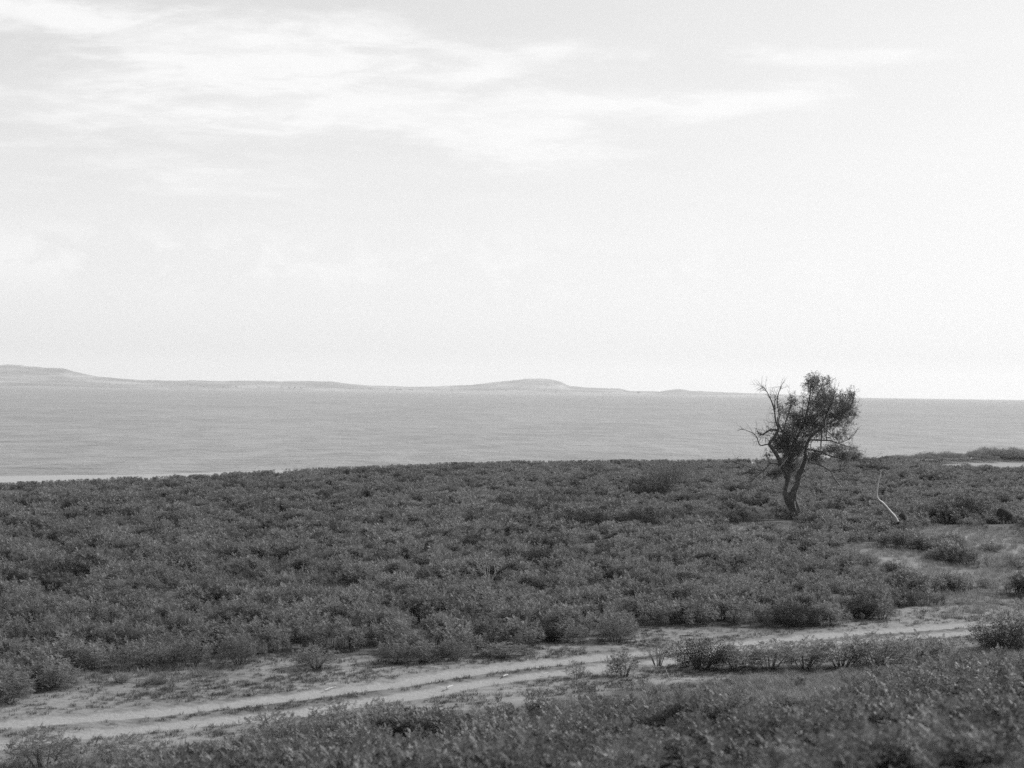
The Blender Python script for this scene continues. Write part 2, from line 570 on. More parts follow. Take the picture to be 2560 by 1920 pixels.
# ------------------------------------------------------------------ plant builders
class MB:
    def __init__(self):
        self.v = []; self.f = []; self.mi = []; self.n = 0

    def quads(self, P4, mi):
        """P4: (k,4,3)"""
        k_ = len(P4)
        self.v.append(P4.reshape(-1, 3))
        self.f.append(np.arange(k_ * 4).reshape(-1, 4) + self.n)
        self.mi.append(np.full(k_, mi)); self.n += k_ * 4

    def tube(self, pts, rad, sides, mi, wob=0.0, rng=None, cap=False):
        pts = np.asarray(pts, dtype=float); rad = np.asarray(rad, dtype=float)
        T = np.gradient(pts, axis=0)
        T /= np.linalg.norm(T, axis=1)[:, None] + 1e-9
        up = np.array([0.3, 1.0, .1])
        A = np.cross(T, up); A /= np.linalg.norm(A, axis=1)[:, None] + 1e-9
        B = np.cross(T, A)
        th = np.linspace(0, 2 * math.pi, sides, endpoint=False)
        rr = rad[:, None] * np.ones(sides)
        if wob and rng is not None:
            ph = rng.uniform(0, 6.28)
            rr = rr * (1 + wob * np.cos(3 * th[None, :] + ph + np.linspace(0, 2.5, len(pts))[:, None]) + wob * .7 * rng.uniform(-1, 1, rr.shape))
        V_ = pts[:, None, :] + rr[..., None] * (np.cos(th)[None, :, None] * A[:, None, :] + np.sin(th)[None, :, None] * B[:, None, :])
        m_ = len(pts)
        i_ = np.arange(m_ - 1)[:, None] * sides
        j_ = np.arange(sides)[None, :]; jn = (j_ + 1) % sides
        q = np.stack([i_ + j_, i_ + jn, i_ + sides + jn, i_ + sides + j_], -1).reshape(-1, 4)
        self.v.append(V_.reshape(-1, 3)); self.f.append(q + self.n)
        self.mi.append(np.full(len(q), mi)); self.n += m_ * sides
        if cap:
            for row in (0, m_ - 1):
                c_ = V_[row].mean(0)
                ring = np.arange(sides) + self.n + 1
                self.v.append(np.concatenate(([c_], V_[row])))
                self.f.append(np.stack([np.full(sides, self.n), ring, np.roll(ring, -1), np.roll(ring, -1)], 1)[:, [0, 1, 2, 2]])
                self.mi.append(np.full(sides, mi)); self.n += sides + 1

    def mesh(self, name, mats, smooth=False):
        V_ = np.concatenate(self.v); F_ = np.concatenate(self.f)
        tri = F_[:, 2] == F_[:, 3]
        if tri.any():
            fl = [f if f[2] != f[3] else f[:3] for f in F_.tolist()]
            return mesh_from(name, V_, fl, mats, np.concatenate(self.mi), smooth)
        return mesh_from(name, V_, F_, mats, np.concatenate(self.mi), smooth)


def unit(a):
    return a / (np.linalg.norm(a, axis=-1, keepdims=True) + 1e-9)


def leaflets(P, D, S, L, W):
    D = unit(D); S = unit(S - (S * D).sum(-1, keepdims=True) * D)
    L = np.asarray(L)[..., None]; W = np.asarray(W)[..., None]
    return np.stack([P, P + .45 * L * D + .5 * W * S, P + L * D, P + .45 * L * D - .5 * W * S], 1)


def pinnate(mb, rng, P, dirn, length, pairs, ll, lw, mi):
    """one pinnate leaf: leaflets in pairs along a drooping midrib"""
    dirn = unit(dirn)
    side = unit(np.cross(dirn, [0, 0, 1.0]) + rng.normal(0, .25, 3))
    t = np.linspace(.15, 1.0, pairs)
    droop = rng.uniform(-.15, .45)
    C = P + dirn * (t * length)[:, None] + np.array([0, 0, -1.0]) * (droop * length * t ** 2)[:, None]
    Tn = unit(dirn + np.array([0, 0, -1.0]) * (2 * droop * t)[:, None])
    pr = 1 - .35 * np.abs(t - .5)
    for sg in (-1, 1):
        D = side * sg + Tn * .45 + rng.normal(0, .16, (pairs, 3)) + np.array([0, 0, .15])
        mb.quads(leaflets(C, D, Tn + rng.normal(0, .25, (pairs, 3)), ll * pr * rng.uniform(.8, 1.15, pairs), lw * pr * rng.uniform(.8, 1.2, pairs)), mi)
    mb.quads(leaflets(C[-1:], Tn[-1:], side[None] * 1.0, [ll], [lw]), mi)


def scrub_plant(mb, rng, c, n_stem, h, spread, leaves, llen, pairs, ll, lw, stems=True, lean=(0, 0), foot=.4, tipp=.72):
    for i in range(n_stem):
        a = rng.uniform(0, 2 * math.pi); rr = math.sqrt(rng.uniform(0, 1)) * spread
        b0 = np.array([c[0] + foot * rr * math.cos(a), c[1] + foot * rr * math.sin(a), c[2]])
        hh = h * rng.uniform(.6, 1.15) * (1 - .3 * (rr / (spread + 1e-6)) ** 2)
        tip = np.array([c[0] + rr * math.cos(a) + lean[0], c[1] + rr * math.sin(a) + lean[1], c[2] + hh])
        tt = np.linspace(0, 1, 5)[:, None]
        mid = b0 * (1 - tt) + tip * tt
        mid[:, 2] = c[2] + hh * (1 - (1 - tt[:, 0]) ** 1.3)
        if stems:
            mb.tube(mid, np.linspace(.006, .002, 5) * (1 + h), 3, 1)
        ga = rng.uniform(0, 6.28)
        for j in range(leaves):
            t = 1 - tipp * (1 - (j + rng.uniform(0, .6)) / leaves) ** 1.25
            t = min(t, 1.0)
            P = b0 * (1 - t) + tip * t; P[2] = c[2] + hh * (1 - (1 - t) ** 1.3)
            ga += 2.4 + rng.uniform(-.3, .3)
            el = rng.uniform(.1, .6) + .7 * max(0, t - .7) / .3
            d = np.array([math.cos(ga) * math.cos(el), math.sin(ga) * math.cos(el), math.sin(el)])
            pinnate(mb, rng, P, d, llen * rng.uniform(.7, 1.15) * (1 - .35 * max(0, t - .75) / .25), pairs, ll, lw, 0)


PROTO = bpy.data.collections.new('plant_prototypes')      # never linked to the scene


def proto(name, mb, mats, coll):
    me = mb.mesh(name, mats)
    o = bpy.data.objects.new(name, me)
    coll.objects.link(o)
    return o


def make_coll(name):
    return bpy.data.collections.new(name)


def scatter(name, coll, pts, rot, scl, idx):
    """ground cover: one object, plants instanced on its points"""
    me = bpy.data.meshes.new(name)
    me.vertices.add(len(pts))
    me.vertices.foreach_set('co', np.asarray(pts, dtype=np.float32).ravel())
    a = me.attributes.new('rot', 'FLOAT_VECTOR', 'POINT'); a.data.foreach_set('vector', np.asarray(rot, dtype=np.float32).ravel())
    a = me.attributes.new('scl', 'FLOAT_VECTOR', 'POINT'); a.data.foreach_set('vector', np.asarray(scl, dtype=np.float32).ravel())
    a = me.attributes.new('idx', 'INT', 'POINT'); a.data.foreach_set('value', np.asarray(idx, dtype=np.int32))
    o = add_obj(name, me)
    g = bpy.data.node_groups.new(name, 'GeometryNodeTree')
    g.interface.new_socket('Geometry', in_out='INPUT', socket_type='NodeSocketGeometry')
    g.interface.new_socket('Geometry', in_out='OUTPUT', socket_type='NodeSocketGeometry')
    gi = g.nodes.new('NodeGroupInput'); go = g.nodes.new('NodeGroupOutput')
    ci = g.nodes.new('GeometryNodeCollectionInfo')
    ci.inputs['Collection'].default_value = coll
    ci.inputs['Separate Children'].default_value = True
    ci.inputs['Reset Children'].default_value = True
    ip = g.nodes.new('GeometryNodeInstanceOnPoints')
    ip.inputs['Pick Instance'].default_value = True

    def attr(nm, tp):
        nd = g.nodes.new('GeometryNodeInputNamedAttribute'); nd.data_type = tp; nd.inputs['Name'].default_value = nm
        return nd.outputs['Attribute']
    g.links.new(gi.outputs[0], ip.inputs['Points'])
    g.links.new(ci.outputs[0], ip.inputs['Instance'])
    g.links.new(attr('idx', 'INT'), ip.inputs['Instance Index'])
    g.links.new(attr('rot', 'FLOAT_VECTOR'), ip.inputs['Rotation'])
    g.links.new(attr('scl', 'FLOAT_VECTOR'), ip.inputs['Scale'])
    g.links.new(ip.outputs[0], go.inputs[0])
    md = o.modifiers.new('scatter', 'NODES'); md.node_group = g
    return o


rng = np.random.default_rng(7)
C_FINE, C_COARSE, C_HERB, C_TUFT, C_GRASS, C_REED = (make_coll(n) for n in ('fine', 'coarse', 'herb', 'tuft', 'grass', 'reed'))
for i in range(6):
    mb = MB(); scrub_plant(mb, rng, (0, 0, 0), 6, .74, .36, 12, .15, 6, .042, .019, tipp=.6)
    proto('scrub_plant', mb, [M_LEAF if i < 4 else (M_LEAF_D if i == 4 else M_LEAF_P), M_STEM], C_FINE)
for i in range(6):
    mb = MB(); scrub_plant(mb, rng, (0, 0, 0), 6, .76, .42, 12, .18, 5, .062, .027, tipp=.6)
    proto('scrub_plant', mb, [M_LEAF if i < 4 else (M_LEAF_D if i == 4 else M_LEAF_P), M_STEM], C_COARSE)
for i in range(5):
    mb = MB(); scrub_plant(mb, rng, (0, 0, 0), 5, .36, .20, 10, .13, 6, .036, .017, tipp=.75)
    proto('herb', mb, [M_HERB if i < 3 else M_LEAF_D, M_STEM], C_HERB)


def grass_tuft(mb, rng, n, h, spread, wd, mi=0, lean=.5):
    for i in range(n):
        a = rng.uniform(0, 6.28); rr = spread * math.sqrt(rng.uniform())
        P = np.array([rr * math.cos(a), rr * math.sin(a), 0])
        a2 = a + rng.normal(0, .9)
        o_ = np.array([math.cos(a2), math.sin(a2), 0])
        hh = h * rng.uniform(.5, 1.1); ln = lean * rng.uniform(.3, 1.2)
        s_ = np.array([-o_[1], o_[0], 0]) * wd
        p1 = P + o_ * hh * ln * .35 + np.array([0, 0, hh * .6]); p2 = P + o_ * hh * ln + np.array([0, 0, hh])
        mb.quads(np.array([[P - s_, P + s_, p1 + s_ * .8, p1 - s_ * .8], [p1 - s_ * .8, p1 + s_ * .8, p2 + s_ * .15, p2 - s_ * .15]]), mi)


for i in range(5):
    mb = MB(); grass_tuft(mb, rng, 26, .075, .10, .004, lean=1.1)
    proto('tuft', mb, [M_TUFT], C_TUFT)
for i in range(5):
    mb = MB(); grass_tuft(mb, rng, 40, .17, .14, .0035, lean=.7)
    proto('grass', mb, [M_GRASS if i < 4 else M_DRY], C_GRASS)


def jitter_grid(x0, x1, y0, y1, dens, rng):
    n = int((x1 - x0) * (y1 - y0) * dens)
    return rng.uniform(x0, x1, n), rng.uniform(y0, y1, n)


def in_view(x, y, mrg=5.0):
    return np.abs(x) < np.abs(y) * .335 + mrg


def put(name, coll, nproto, x, y, sc, rng, label, cat, tilt=.12, zs=None, sink=.0, idx=None):
    z = height(x, y)
    rot = np.stack([rng.normal(0, tilt, len(x)), rng.normal(0, tilt, len(x)), rng.uniform(0, 6.28, len(x))], 1)
    zs = 1.0 if zs is None else zs
    scl = np.stack([sc, sc, sc * zs], 1)
    o = scatter(name, coll, np.stack([x, y, z - sink], 1), rot, scl, rng.integers(0, nproto, len(x)) if idx is None else idx)
    return tag(o, label, cat, kind='stuff')


# --- the wide field of low scrub
def field(x, y):
    """coverage 0..1 of the scrub field"""
    d = f_depth(x, y)
    m = ss(d + (fbm(x, y, 2.5, 51) - .5) * 1.6, -.1, .5)
    e = e_sea(x, y)
    m *= 1 - ss(e + (fbm(x, y, 5, 57) - .5) * 4, -1.5, .5)
    return m * (1 - ss(clear_mask(x, y) + (fbm(x, y, 2.0, 58) - .5) * .3, .12, .38))


def mounds(x, y, cell, seed):
    """distance to the nearest shrub centre (in cells) and that shrub's random value"""
    u_ = x / cell; v_ = y / cell
    ix = np.floor(u_); iy = np.floor(v_)
    best = np.full(len(x), 9.0); val = np.zeros(len(x))
    for a in (-1, 0, 1):
        for b_ in (-1, 0, 1):
            cx = ix + a; cy = iy + b_
            d = np.hypot(u_ - cx - _hash(cx, cy, seed), v_ - cy - _hash(cx, cy, seed + 5))
            m = d < best
            best = np.where(m, d, best); val = np.where(m, _hash(cx, cy, seed + 9), val)
    return best, val


LOW = []             # spots of low growth that let a foot or stump show
for (px, py, rx, ry) in [(1960, 1318, 75, 22), (2246, 1338, 34, 18), (2515, 1325, 60, 18), (2060, 1420, 20, 12), (1215, 1475, 40, 16)]:
    c = flat(px, py); a = flat(px, py - ry); bq = flat(px, py + ry); r = flat(px + rx, py)
    LOW.append((c[0], c[1], abs(r[0] - c[0]), abs(a[1] - bq[1]) / 2))


def low_mask(x, y):
    o = np.zeros(np.shape(x))
    for (cx, cy, rx, ry) in LOW:
        o = np.maximum(o, np.exp(-(((x - cx) / rx) ** 2 + ((y - cy) / ry) ** 2) ** 2))
    return o


def scrub(name, x0, x1, y0, y1, dens, cell, coll, label):
    x, y = jitter_grid(x0, x1, y0, y1, dens, rng)
    sel = in_view(x, y, 5); x, y = x[sel], y[sel]
    f1, val = mounds(x, y, cell, 61)
    big = fbm(x, y, 9.0, 63, 2)
    keep = rng.uniform(0, 1, len(x)) < field(x, y) * (1 - .75 * ss(f1, .45, .75)) * np.where(val > .14, 1, .1)
    x, y, f1, val, big = (q[keep] for q in (x, y, f1, val, big))
    sc = (.55 + .5 * val + .35 * (big - .5)) * (1.22 - .85 * np.clip(f1, 0, 1) ** 1.4) * rng.uniform(.8, 1.2, len(x))
    sc *= (.6 + .4 * ss(f_depth(x, y), 0, 1.5)) * (1 - .7 * low_mask(x, y))
    eg = ss(e_sea(x, y), -16, -2)
    sc = sc * (1 - eg) + np.minimum(sc, .78) * eg * (1 - .2 * (1 - ss(x, -32, -8)))
    kind = _hash(np.floor(val * 99991), np.floor(val * 7919), 3)
    r4 = rng.integers(0, 4, len(x))
    idx = np.where(kind < .16, 4, np.where(kind > .86, 5, r4))      # some clumps darker, some paler
    idx = np.where(rng.uniform(0, 1, len(x)) < .15, r4, idx)
    return put(name, coll, 6, x, y, sc, rng, label, 'scrub', idx=idx, zs=.84)


scrub('scrub_cover_beside_track', -30, 45, 26, 66, 13, 1.25, C_FINE, 'low leafy green scrub covering the field just beyond the track')
scrub('scrub_cover', -66, 78, 66, 215, 8, 1.6, C_COARSE, 'low leafy green scrub covering the plain up to the sea')

# --- bank in the foreground: herbs and grass
def bank_herb(x, y):
    s = s_near(x, y)
    s0 = np.interp(x, [-12, -6, -4.8, -2, 0, 4.5, 30], [7.0, 6.2, 4.0, 3.4, 4.6, 8.5, 10.0])
    return .16 * ss(s, 2.5, 4) * ss(x, -1, 2) + .84 * ss(s + (fbm(x, y, 3.0, 81) - .5) * 9.0 * ss(x, -3, 3) + (fbm(x, y, 2.5, 82) - .5) * 3.0, s0 - .4, s0 + 1.4)


x, y = jitter_grid(-14, 22, 3.2, 42, 26, rng)
sel = in_view(x, y, 3.5) & (s_near(x, y) > .4); x, y = x[sel], y[sel]
gap = fbm(x, y, 1.6, 85, 3)
keep = (rng.uniform(0, 1, len(x)) < bank_herb(x, y) * (.10 + .90 * ss(gap, .44, .55)))
x, y = x[keep], y[keep]
sc = (.40 + 1.45 * ss(fbm(x, y, 1.5, 91), .25, .75)) * rng.uniform(.7, 1.25, len(x))
sc *= 1 + .30 * (1 - ss(x, -5, 2)) - .30 * ss(x, -.5, 3)
sc = np.minimum(sc * 1.12, 1.6) * (.5 + .5 * ss(y, 8, 17))
put('herb_cover', C_HERB, 5, x, y, sc, rng, 'low leafy herbs growing thickly over the foreground bank', 'herbs', tilt=.2)
x, y = jitter_grid(-14, 24, 3.2, 46, 42, rng)
sel = in_view(x, y, 3.5) & (s_near(x, y) > .2); x, y = x[sel], y[sel]
keep = rng.uniform(0, 1, len(x)) < ss(s_near(x, y) + (fbm(x, y, 2, 95) - .5) * 2, .3, 2.2)
x, y = x[keep], y[keep]
put('grass_cover', C_GRASS, 5, x, y, rng.uniform(.6, 1.15, len(x)) * (.6 + .7 * fbm(x, y, 2.5, 97)) * (1 - .5 * bank_herb(x, y)), rng, 'short pale grass growing over the foreground bank', 'grass', tilt=.15)

# --- tufts on the sandy verges, grass in the openings of the field
x, y = jitter_grid(-24, 34, 26, 60, 46, rng)
sel = in_view(x, y, 3); x, y = x[sel], y[sel]
r1 = np.minimum(poly_dist(x, y, RUT1), poly_dist(x, y, RUT2))
fdv = f_depth(x, y); snv = s_near(x, y)
keep = (r1 > .52) & (fdv < 1.0) & (rng.uniform(0, 1, len(x)) < 1 - .55 * ss(x, 3, 9)) & (snv < 2.5) & (rng.uniform(0, 1, len(x)) < .25 + .75 * ss(fbm(x, y, 1.3, 99), .42, .6))
x, y = x[keep], y[keep]
put('verge_tufts', C_TUFT, 5, x, y, rng.uniform(.35, 1.15, len(x)), rng, 'small trodden grass tufts scattered over the sandy track verges', 'grass tufts')
x, y = jitter_grid(-25, 60, 28, 200, 10, rng)
sel = in_view(x, y, 3); x, y = x[sel], y[sel]
keep = (clear_mask(x, y) > .2) & (rng.uniform(0, 1, len(x)) < .75) & (e_sea(x, y) < -2) & (y < 140)
x, y = x[keep], y[keep]
put('clearing_grass', C_GRASS, 5, x, y, rng.uniform(.7, 1.4, len(x)), rng, 'pale short grass in the openings of the scrub', 'grass')

# ------------------------------------------------------------------ single shrubs
def shrub_mesh(kind, seed):
    r_ = np.random.default_rng(seed)
    fol = MB(); stm = MB()
    if kind == 'leafy':          # loose clump of pinnate-leaved shoots, about 1 m wide and 0.75 m tall
        scrub_plant(fol, r_, (0, 0, 0), 46, .80, .54, 13, .15, 6, .038, .018, stems=False, foot=.85, tipp=.8)
        n = 14
    elif kind == 'wispy':        # few arching fronds
        scrub_plant(fol, r_, (0, 0, 0), 18, .62, .42, 10, .17, 7, .036, .014, stems=False)
        n = 7
    else:                        # dense dark mound of thin upright twigs with small leaves
        n = 16
        for i in range(170):
            a = r_.uniform(0, 6.28); q = math.sqrt(r_.uniform(0, 1))
            out_ = np.array([math.cos(a), math.sin(a), 0]) * q
            b0 = out_ * .22
            tip = out_ * .62 + np.array([0, 0, .80 * math.sqrt(max(0.05, 1 - .75 * q * q)) * r_.uniform(.75, 1.12)])
            m_ = 70
            t = r_.uniform(.2, 1, m_)[:, None]
            P = b0 * (1 - t) + tip * t + r_.normal(0, .025, (m_, 3))
            D = unit(tip - b0) * .7 + r_.normal(0, .6, (m_, 3))
            fol.quads(leaflets(P, D, r_.normal(0, 1, (m_, 3)), r_.uniform(.022, .042, m_), r_.uniform(.006, .011, m_)), 0)
    if kind == 'mound':          # far, wide thicket
        fol = MB(); n = 6
        m_ = 14000
        a = r_.uniform(0, 6.28, m_); q = np.sqrt(r_.uniform(0, 1, m_))
        top = (.66 + .1 * np.cos(a * 3 + seed)) * np.maximum(.02, 1 - q ** 4) ** .5 + .06 + .1 * np.sin(a * 5 + q * 9 + seed)
        P = np.stack([np.cos(a) * q * .58, np.sin(a) * q * .58, top * r_.uniform(.15, 1, m_) ** .4 + r_.normal(0, .03, m_)], 1)
        fol.quads(leaflets(P, r_.normal(0, .7, (m_, 3)) + np.array([0, 0, .6]), r_.normal(0, 1, (m_, 3)), r_.uniform(.02, .04, m_), r_.uniform(.008, .015, m_)), 0)
    for i in range(n):
        a = r_.uniform(0, 6.28); q = math.sqrt(r_.uniform())
        tip = np.array([math.cos(a) * q * .45, math.sin(a) * q * .45, .62 * r_.uniform(.7, 1.1)])
        b0 = tip * np.array([.25, .25, 0]) - np.array([0, 0, .05])
        stm.tube(np.linspace(b0, tip, 4) + np.array([[0, 0, 0], [0, 0, .04], [0, 0, .03], [0, 0, 0]]), [.012, .009, .006, .003], 4, 0)
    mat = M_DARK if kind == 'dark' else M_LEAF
    return fol.mesh('foliage', [mat]), stm.mesh('stems', [M_STEM if kind != 'dark' else M_BARK], True)


SH = {k_: [shrub_mesh(k_, 100 + i + 10 * j) for i in range(3)] for j, k_ in enumerate(('leafy', 'wispy', 'dark', 'mound'))}
_cnt = [0]


def shrub(kind, px, py, width, hgt, label, group, rz=None):
    g = ground(px, py)
    i = _cnt[0]; _cnt[0] += 1
    fm, sm = SH[kind][i % 3]
    o = empty('shrub', (g[0], g[1], g[2] - .01), rz if rz is not None else i * 2.399)
    bw_, bh = {'leafy': (1.15, .82), 'wispy': (1.0, .66), 'dark': (1.25, .84), 'mound': (1.16, .8)}[kind]
    o.scale = (width / bw_, width / bw_, hgt / bh)
    add_obj('foliage', fm, o)['kind'] = 'stuff'
    add_obj('stems', sm, o)['kind'] = 'stuff'
    tag(o, label, 'shrub', group)
    return o


G_NEAR = 'shrubs along the near side of the track'
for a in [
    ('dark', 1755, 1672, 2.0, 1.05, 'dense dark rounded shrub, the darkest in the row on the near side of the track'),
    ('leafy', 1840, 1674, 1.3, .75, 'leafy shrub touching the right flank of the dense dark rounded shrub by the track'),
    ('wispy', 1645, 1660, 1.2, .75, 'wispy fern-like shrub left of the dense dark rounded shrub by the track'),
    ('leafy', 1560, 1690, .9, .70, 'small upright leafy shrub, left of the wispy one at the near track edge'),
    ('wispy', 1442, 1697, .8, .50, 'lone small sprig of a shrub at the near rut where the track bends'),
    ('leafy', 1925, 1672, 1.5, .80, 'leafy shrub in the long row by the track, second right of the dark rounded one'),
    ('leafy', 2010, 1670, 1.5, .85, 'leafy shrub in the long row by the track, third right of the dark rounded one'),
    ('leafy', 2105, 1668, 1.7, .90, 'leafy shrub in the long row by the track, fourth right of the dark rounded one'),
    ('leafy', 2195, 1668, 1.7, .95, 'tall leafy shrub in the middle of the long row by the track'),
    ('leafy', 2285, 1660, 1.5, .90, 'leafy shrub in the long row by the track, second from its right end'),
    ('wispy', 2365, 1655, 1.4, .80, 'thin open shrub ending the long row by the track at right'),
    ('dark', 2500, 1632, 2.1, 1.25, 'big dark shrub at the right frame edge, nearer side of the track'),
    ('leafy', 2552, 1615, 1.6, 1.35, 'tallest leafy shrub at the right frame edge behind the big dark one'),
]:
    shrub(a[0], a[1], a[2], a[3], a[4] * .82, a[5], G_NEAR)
G_FRONT = 'shrubs along the front edge of the scrub field'
for a in [
    ('dark', 1985, 1566, 2.4, 1.0, 'wide dark shrub overhanging the far verge, right of the track bend'),
    ('leafy', 2075, 1562, 1.4, .75, 'leafy shrub on the far verge just right of the wide dark one'),
    ('dark', 2160, 1545, 1.5, .95, 'narrow dark shrub second along the far verge, right of the wide one'),
    ('leafy', 2205, 1548, 1.2, .65, 'pale leafy shrub leaning out right of the narrow dark one'),
    ('dark', 1370, 1603, 1.7, .75, 'domed dark-based shrub on the far verge above the track middle'),
    ('leafy', 1425, 1606, 1.3, .65, 'leafy shrub spilling right off the domed shrub on the far verge'),
    ('leafy', 1540, 1604, 1.6, .80, 'round leafy shrub beside the bent dead branch on the far verge'),
    ('leafy', 1265, 1642, 1.7, .42, 'low spreading shrub standing apart on the sand of the far verge'),
    ('leafy', 1140, 1652, 1.1, .62, 'bushy shrub left of the low spreading one, at the sand edge'),
    ('leafy', 1060, 1655, 1.1, .60, 'middle bushy shrub of three at the sand edge, left of picture centre'),
    ('leafy', 985, 1658, 1.2, .65, 'left bushy shrub of three at the sand edge, left of picture centre'),
    ('leafy', 790, 1670, 1.4, .62, 'leafy shrub reaching furthest onto the sand, near the left rut'),
    ('leafy', 600, 1662, 1.2, .85, 'shrub with pale drooping shoots right of the grassy notch'),
    ('leafy', 480, 1664, 1.4, .90, 'shrub overhanging deep shade at the right of the grassy notch'),
    ('leafy', 360, 1668, 1.4, .80, 'shrub overhanging deep shade in the middle of the grassy notch'),
    ('leafy', 235, 1672, 1.4, .75, 'shrub overhanging shade at the left of the grassy notch'),
    ('leafy', 130, 1720, 1.5, .75, 'shrub jutting toward the track at far left, before the grassy notch'),
    ('leafy', 12, 1755, 1.6, .85, 'leftmost shrub of the far verge, cut by the frame edge'),
    ('wispy', 300, 1705, 1.0, .30, 'low flattened plant in the grassy notch at left'),
    ('wispy', 390, 1712, .9, .28, 'low dark plant right of centre in the grassy notch at left'),
]:
    shrub(a[0], a[1], a[2], a[3] * .88, a[4] * .85, a[5], G_FRONT)
G_CLEAR = 'shrubs standing in the grassy openings at right'
for a in [
    ('dark', 2232, 1437, 1.3, .65, 'small round dark shrub standing alone below the grassy opening'),
    ('leafy', 2345, 1398, 1.9, .50, 'wide low shrub in the middle of the grassy openings at right'),
    ('leafy', 2385, 1374, 1.5, .75, 'taller dark-sided shrub at the back of the grassy openings'),
    ('leafy', 2480, 1380, 1.5, .50, 'pale shrub near the right frame edge in the grassy openings'),
    ('leafy', 2545, 1420, 1.7, .60, 'shrub casting a long shadow at the right frame edge in the opening'),
    ('leafy', 2300, 1372, 1.2, .38, 'low shrub between the two grassy openings'),
    ('leafy', 2385, 1466, 1.3, .45, 'dark low shrub below the long grassy strip at right'),
    ('leafy', 2465, 1468, 1.3, .40, 'flat shrub below the long grassy strip, right of the low dark one'),
]:
    shrub(a[0], a[1], a[2], a[3] * .8, a[4] * .85, a[5], G_CLEAR)
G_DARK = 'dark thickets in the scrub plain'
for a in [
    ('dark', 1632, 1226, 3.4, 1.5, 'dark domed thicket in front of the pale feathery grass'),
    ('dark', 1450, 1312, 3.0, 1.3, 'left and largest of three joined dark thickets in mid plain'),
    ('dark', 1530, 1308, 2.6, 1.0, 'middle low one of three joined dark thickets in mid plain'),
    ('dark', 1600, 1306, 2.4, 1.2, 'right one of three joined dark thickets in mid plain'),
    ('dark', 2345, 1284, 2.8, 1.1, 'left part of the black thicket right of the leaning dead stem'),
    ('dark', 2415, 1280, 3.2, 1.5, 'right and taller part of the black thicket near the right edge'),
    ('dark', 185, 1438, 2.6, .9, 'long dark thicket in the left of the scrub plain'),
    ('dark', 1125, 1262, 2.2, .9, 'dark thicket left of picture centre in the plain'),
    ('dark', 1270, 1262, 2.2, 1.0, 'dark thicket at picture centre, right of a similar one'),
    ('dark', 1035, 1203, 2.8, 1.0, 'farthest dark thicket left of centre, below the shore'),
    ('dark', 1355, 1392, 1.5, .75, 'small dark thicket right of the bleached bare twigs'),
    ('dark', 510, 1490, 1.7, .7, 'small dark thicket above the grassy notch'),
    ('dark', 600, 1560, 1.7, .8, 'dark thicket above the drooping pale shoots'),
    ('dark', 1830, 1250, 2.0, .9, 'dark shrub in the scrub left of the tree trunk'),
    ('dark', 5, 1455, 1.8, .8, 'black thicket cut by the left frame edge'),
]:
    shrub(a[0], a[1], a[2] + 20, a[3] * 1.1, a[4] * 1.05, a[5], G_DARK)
G_BANK = 'larger plants on the foreground bank'
for a in [
    ('leafy', 690, 1900, 1.3, .80, 'bushy plant with dark left side at the bottom, left of centre'),
    ('leafy', 840, 1850, 1.2, .70, 'bushy plant with upright fronds against the lower rut'),
    ('leafy', 960, 1830, 1.1, .60, 'leafy plant right of the upright fronds by the lower rut'),
    ('leafy', 110, 1925, 1.4, .70, 'leafy plant in the bottom left corner with a pointed shoot'),
    ('leafy', 320, 1935, 1.3, .60, 'leafy plant at the bottom edge right of the left corner'),
    ('dark', 2545, 1760, .9, .50, 'dark blurred plant at the right edge on the bank'),
    ('leafy', 2500, 1860, .9, .50, 'large out-of-focus plant in the bottom right corner'),
]:
    shrub(*a, G_BANK)

# far row of shrubs on the dune at the right shore
for a in [(2290, 1153, 7, .9, 'left low clump of the far shrub row above the pale dune sand'),
          (2355, 1153, 6, 1.3, 'second clump of the far shrub row above the pale dune sand'),
          (2420, 1151, 7, 1.0, 'middle clump of the far shrub row above the pale dune sand'),
          (2492, 1149, 7, 1.75, 'tall rounded clump of the far shrub row above the dune sand'),
          (2556, 1147, 7, 1.5, 'clump of the far shrub row at the right frame edge')]:
    shrub('mound', a[0], a[1], a[2], a[3] * .75, a[4], 'shrub row on the far dune')

# ------------------------------------------------------------------ the tree
TB = ground(1975, 1299)
TDIST = math.hypot(TB[0], TB[1])
TS = TB[1] / F / 3.95            # metres per pixel of the tree study (3.95 x)
ROLLT = math.tan(ROLL)


def tp(zx, zy, dep=0.0):
    """tree-study pixel -> local metres (x, depth, z) with the camera's small roll taken out"""
    X_ = (zx - 700) * TS; Z_ = (1580 - zy) * TS
    return np.array([X_ - Z_ * ROLLT * -1.0 * 0 + Z_ * 0.0, dep, Z_ + X_ * ROLLT])


tr = np.random.default_rng(21)
tree = empty('tree', (float(TB[0]), float(TB[1]), float(TB[2]) - .08))
tag(tree, 'lone half-bare tree with twisted double trunk, standing before the sea', 'tree')


def smooth_path(P, n=4):
    P = np.asarray(P, dtype=float)
    out_ = []
    for i in range(len(P) - 1):
        p0 = P[max(i - 1, 0)]; p1 = P[i]; p2 = P[i + 1]; p3 = P[min(i + 2, len(P) - 1)]
        for t in np.linspace(0, 1, n, endpoint=False):
            out_.append(.5 * ((2 * p1) + (-p0 + p2) * t + (2 * p0 - 5 * p1 + 4 * p2 - p3) * t * t + (-p0 + 3 * p1 - 3 * p2 + p3) * t ** 3))
    out_.append(P[-1])
    return np.array(out_)


def limb_path(pts, r0, r1, n=4):
    P = smooth_path([tp(*q) for q in pts], n)
    t = np.linspace(0, 1, len(P))
    return P, r0 * (1 - t) ** .8 * 1.0 + r1 + (0) * t


px_r = TS                        # one study pixel in metres
tk = MB()
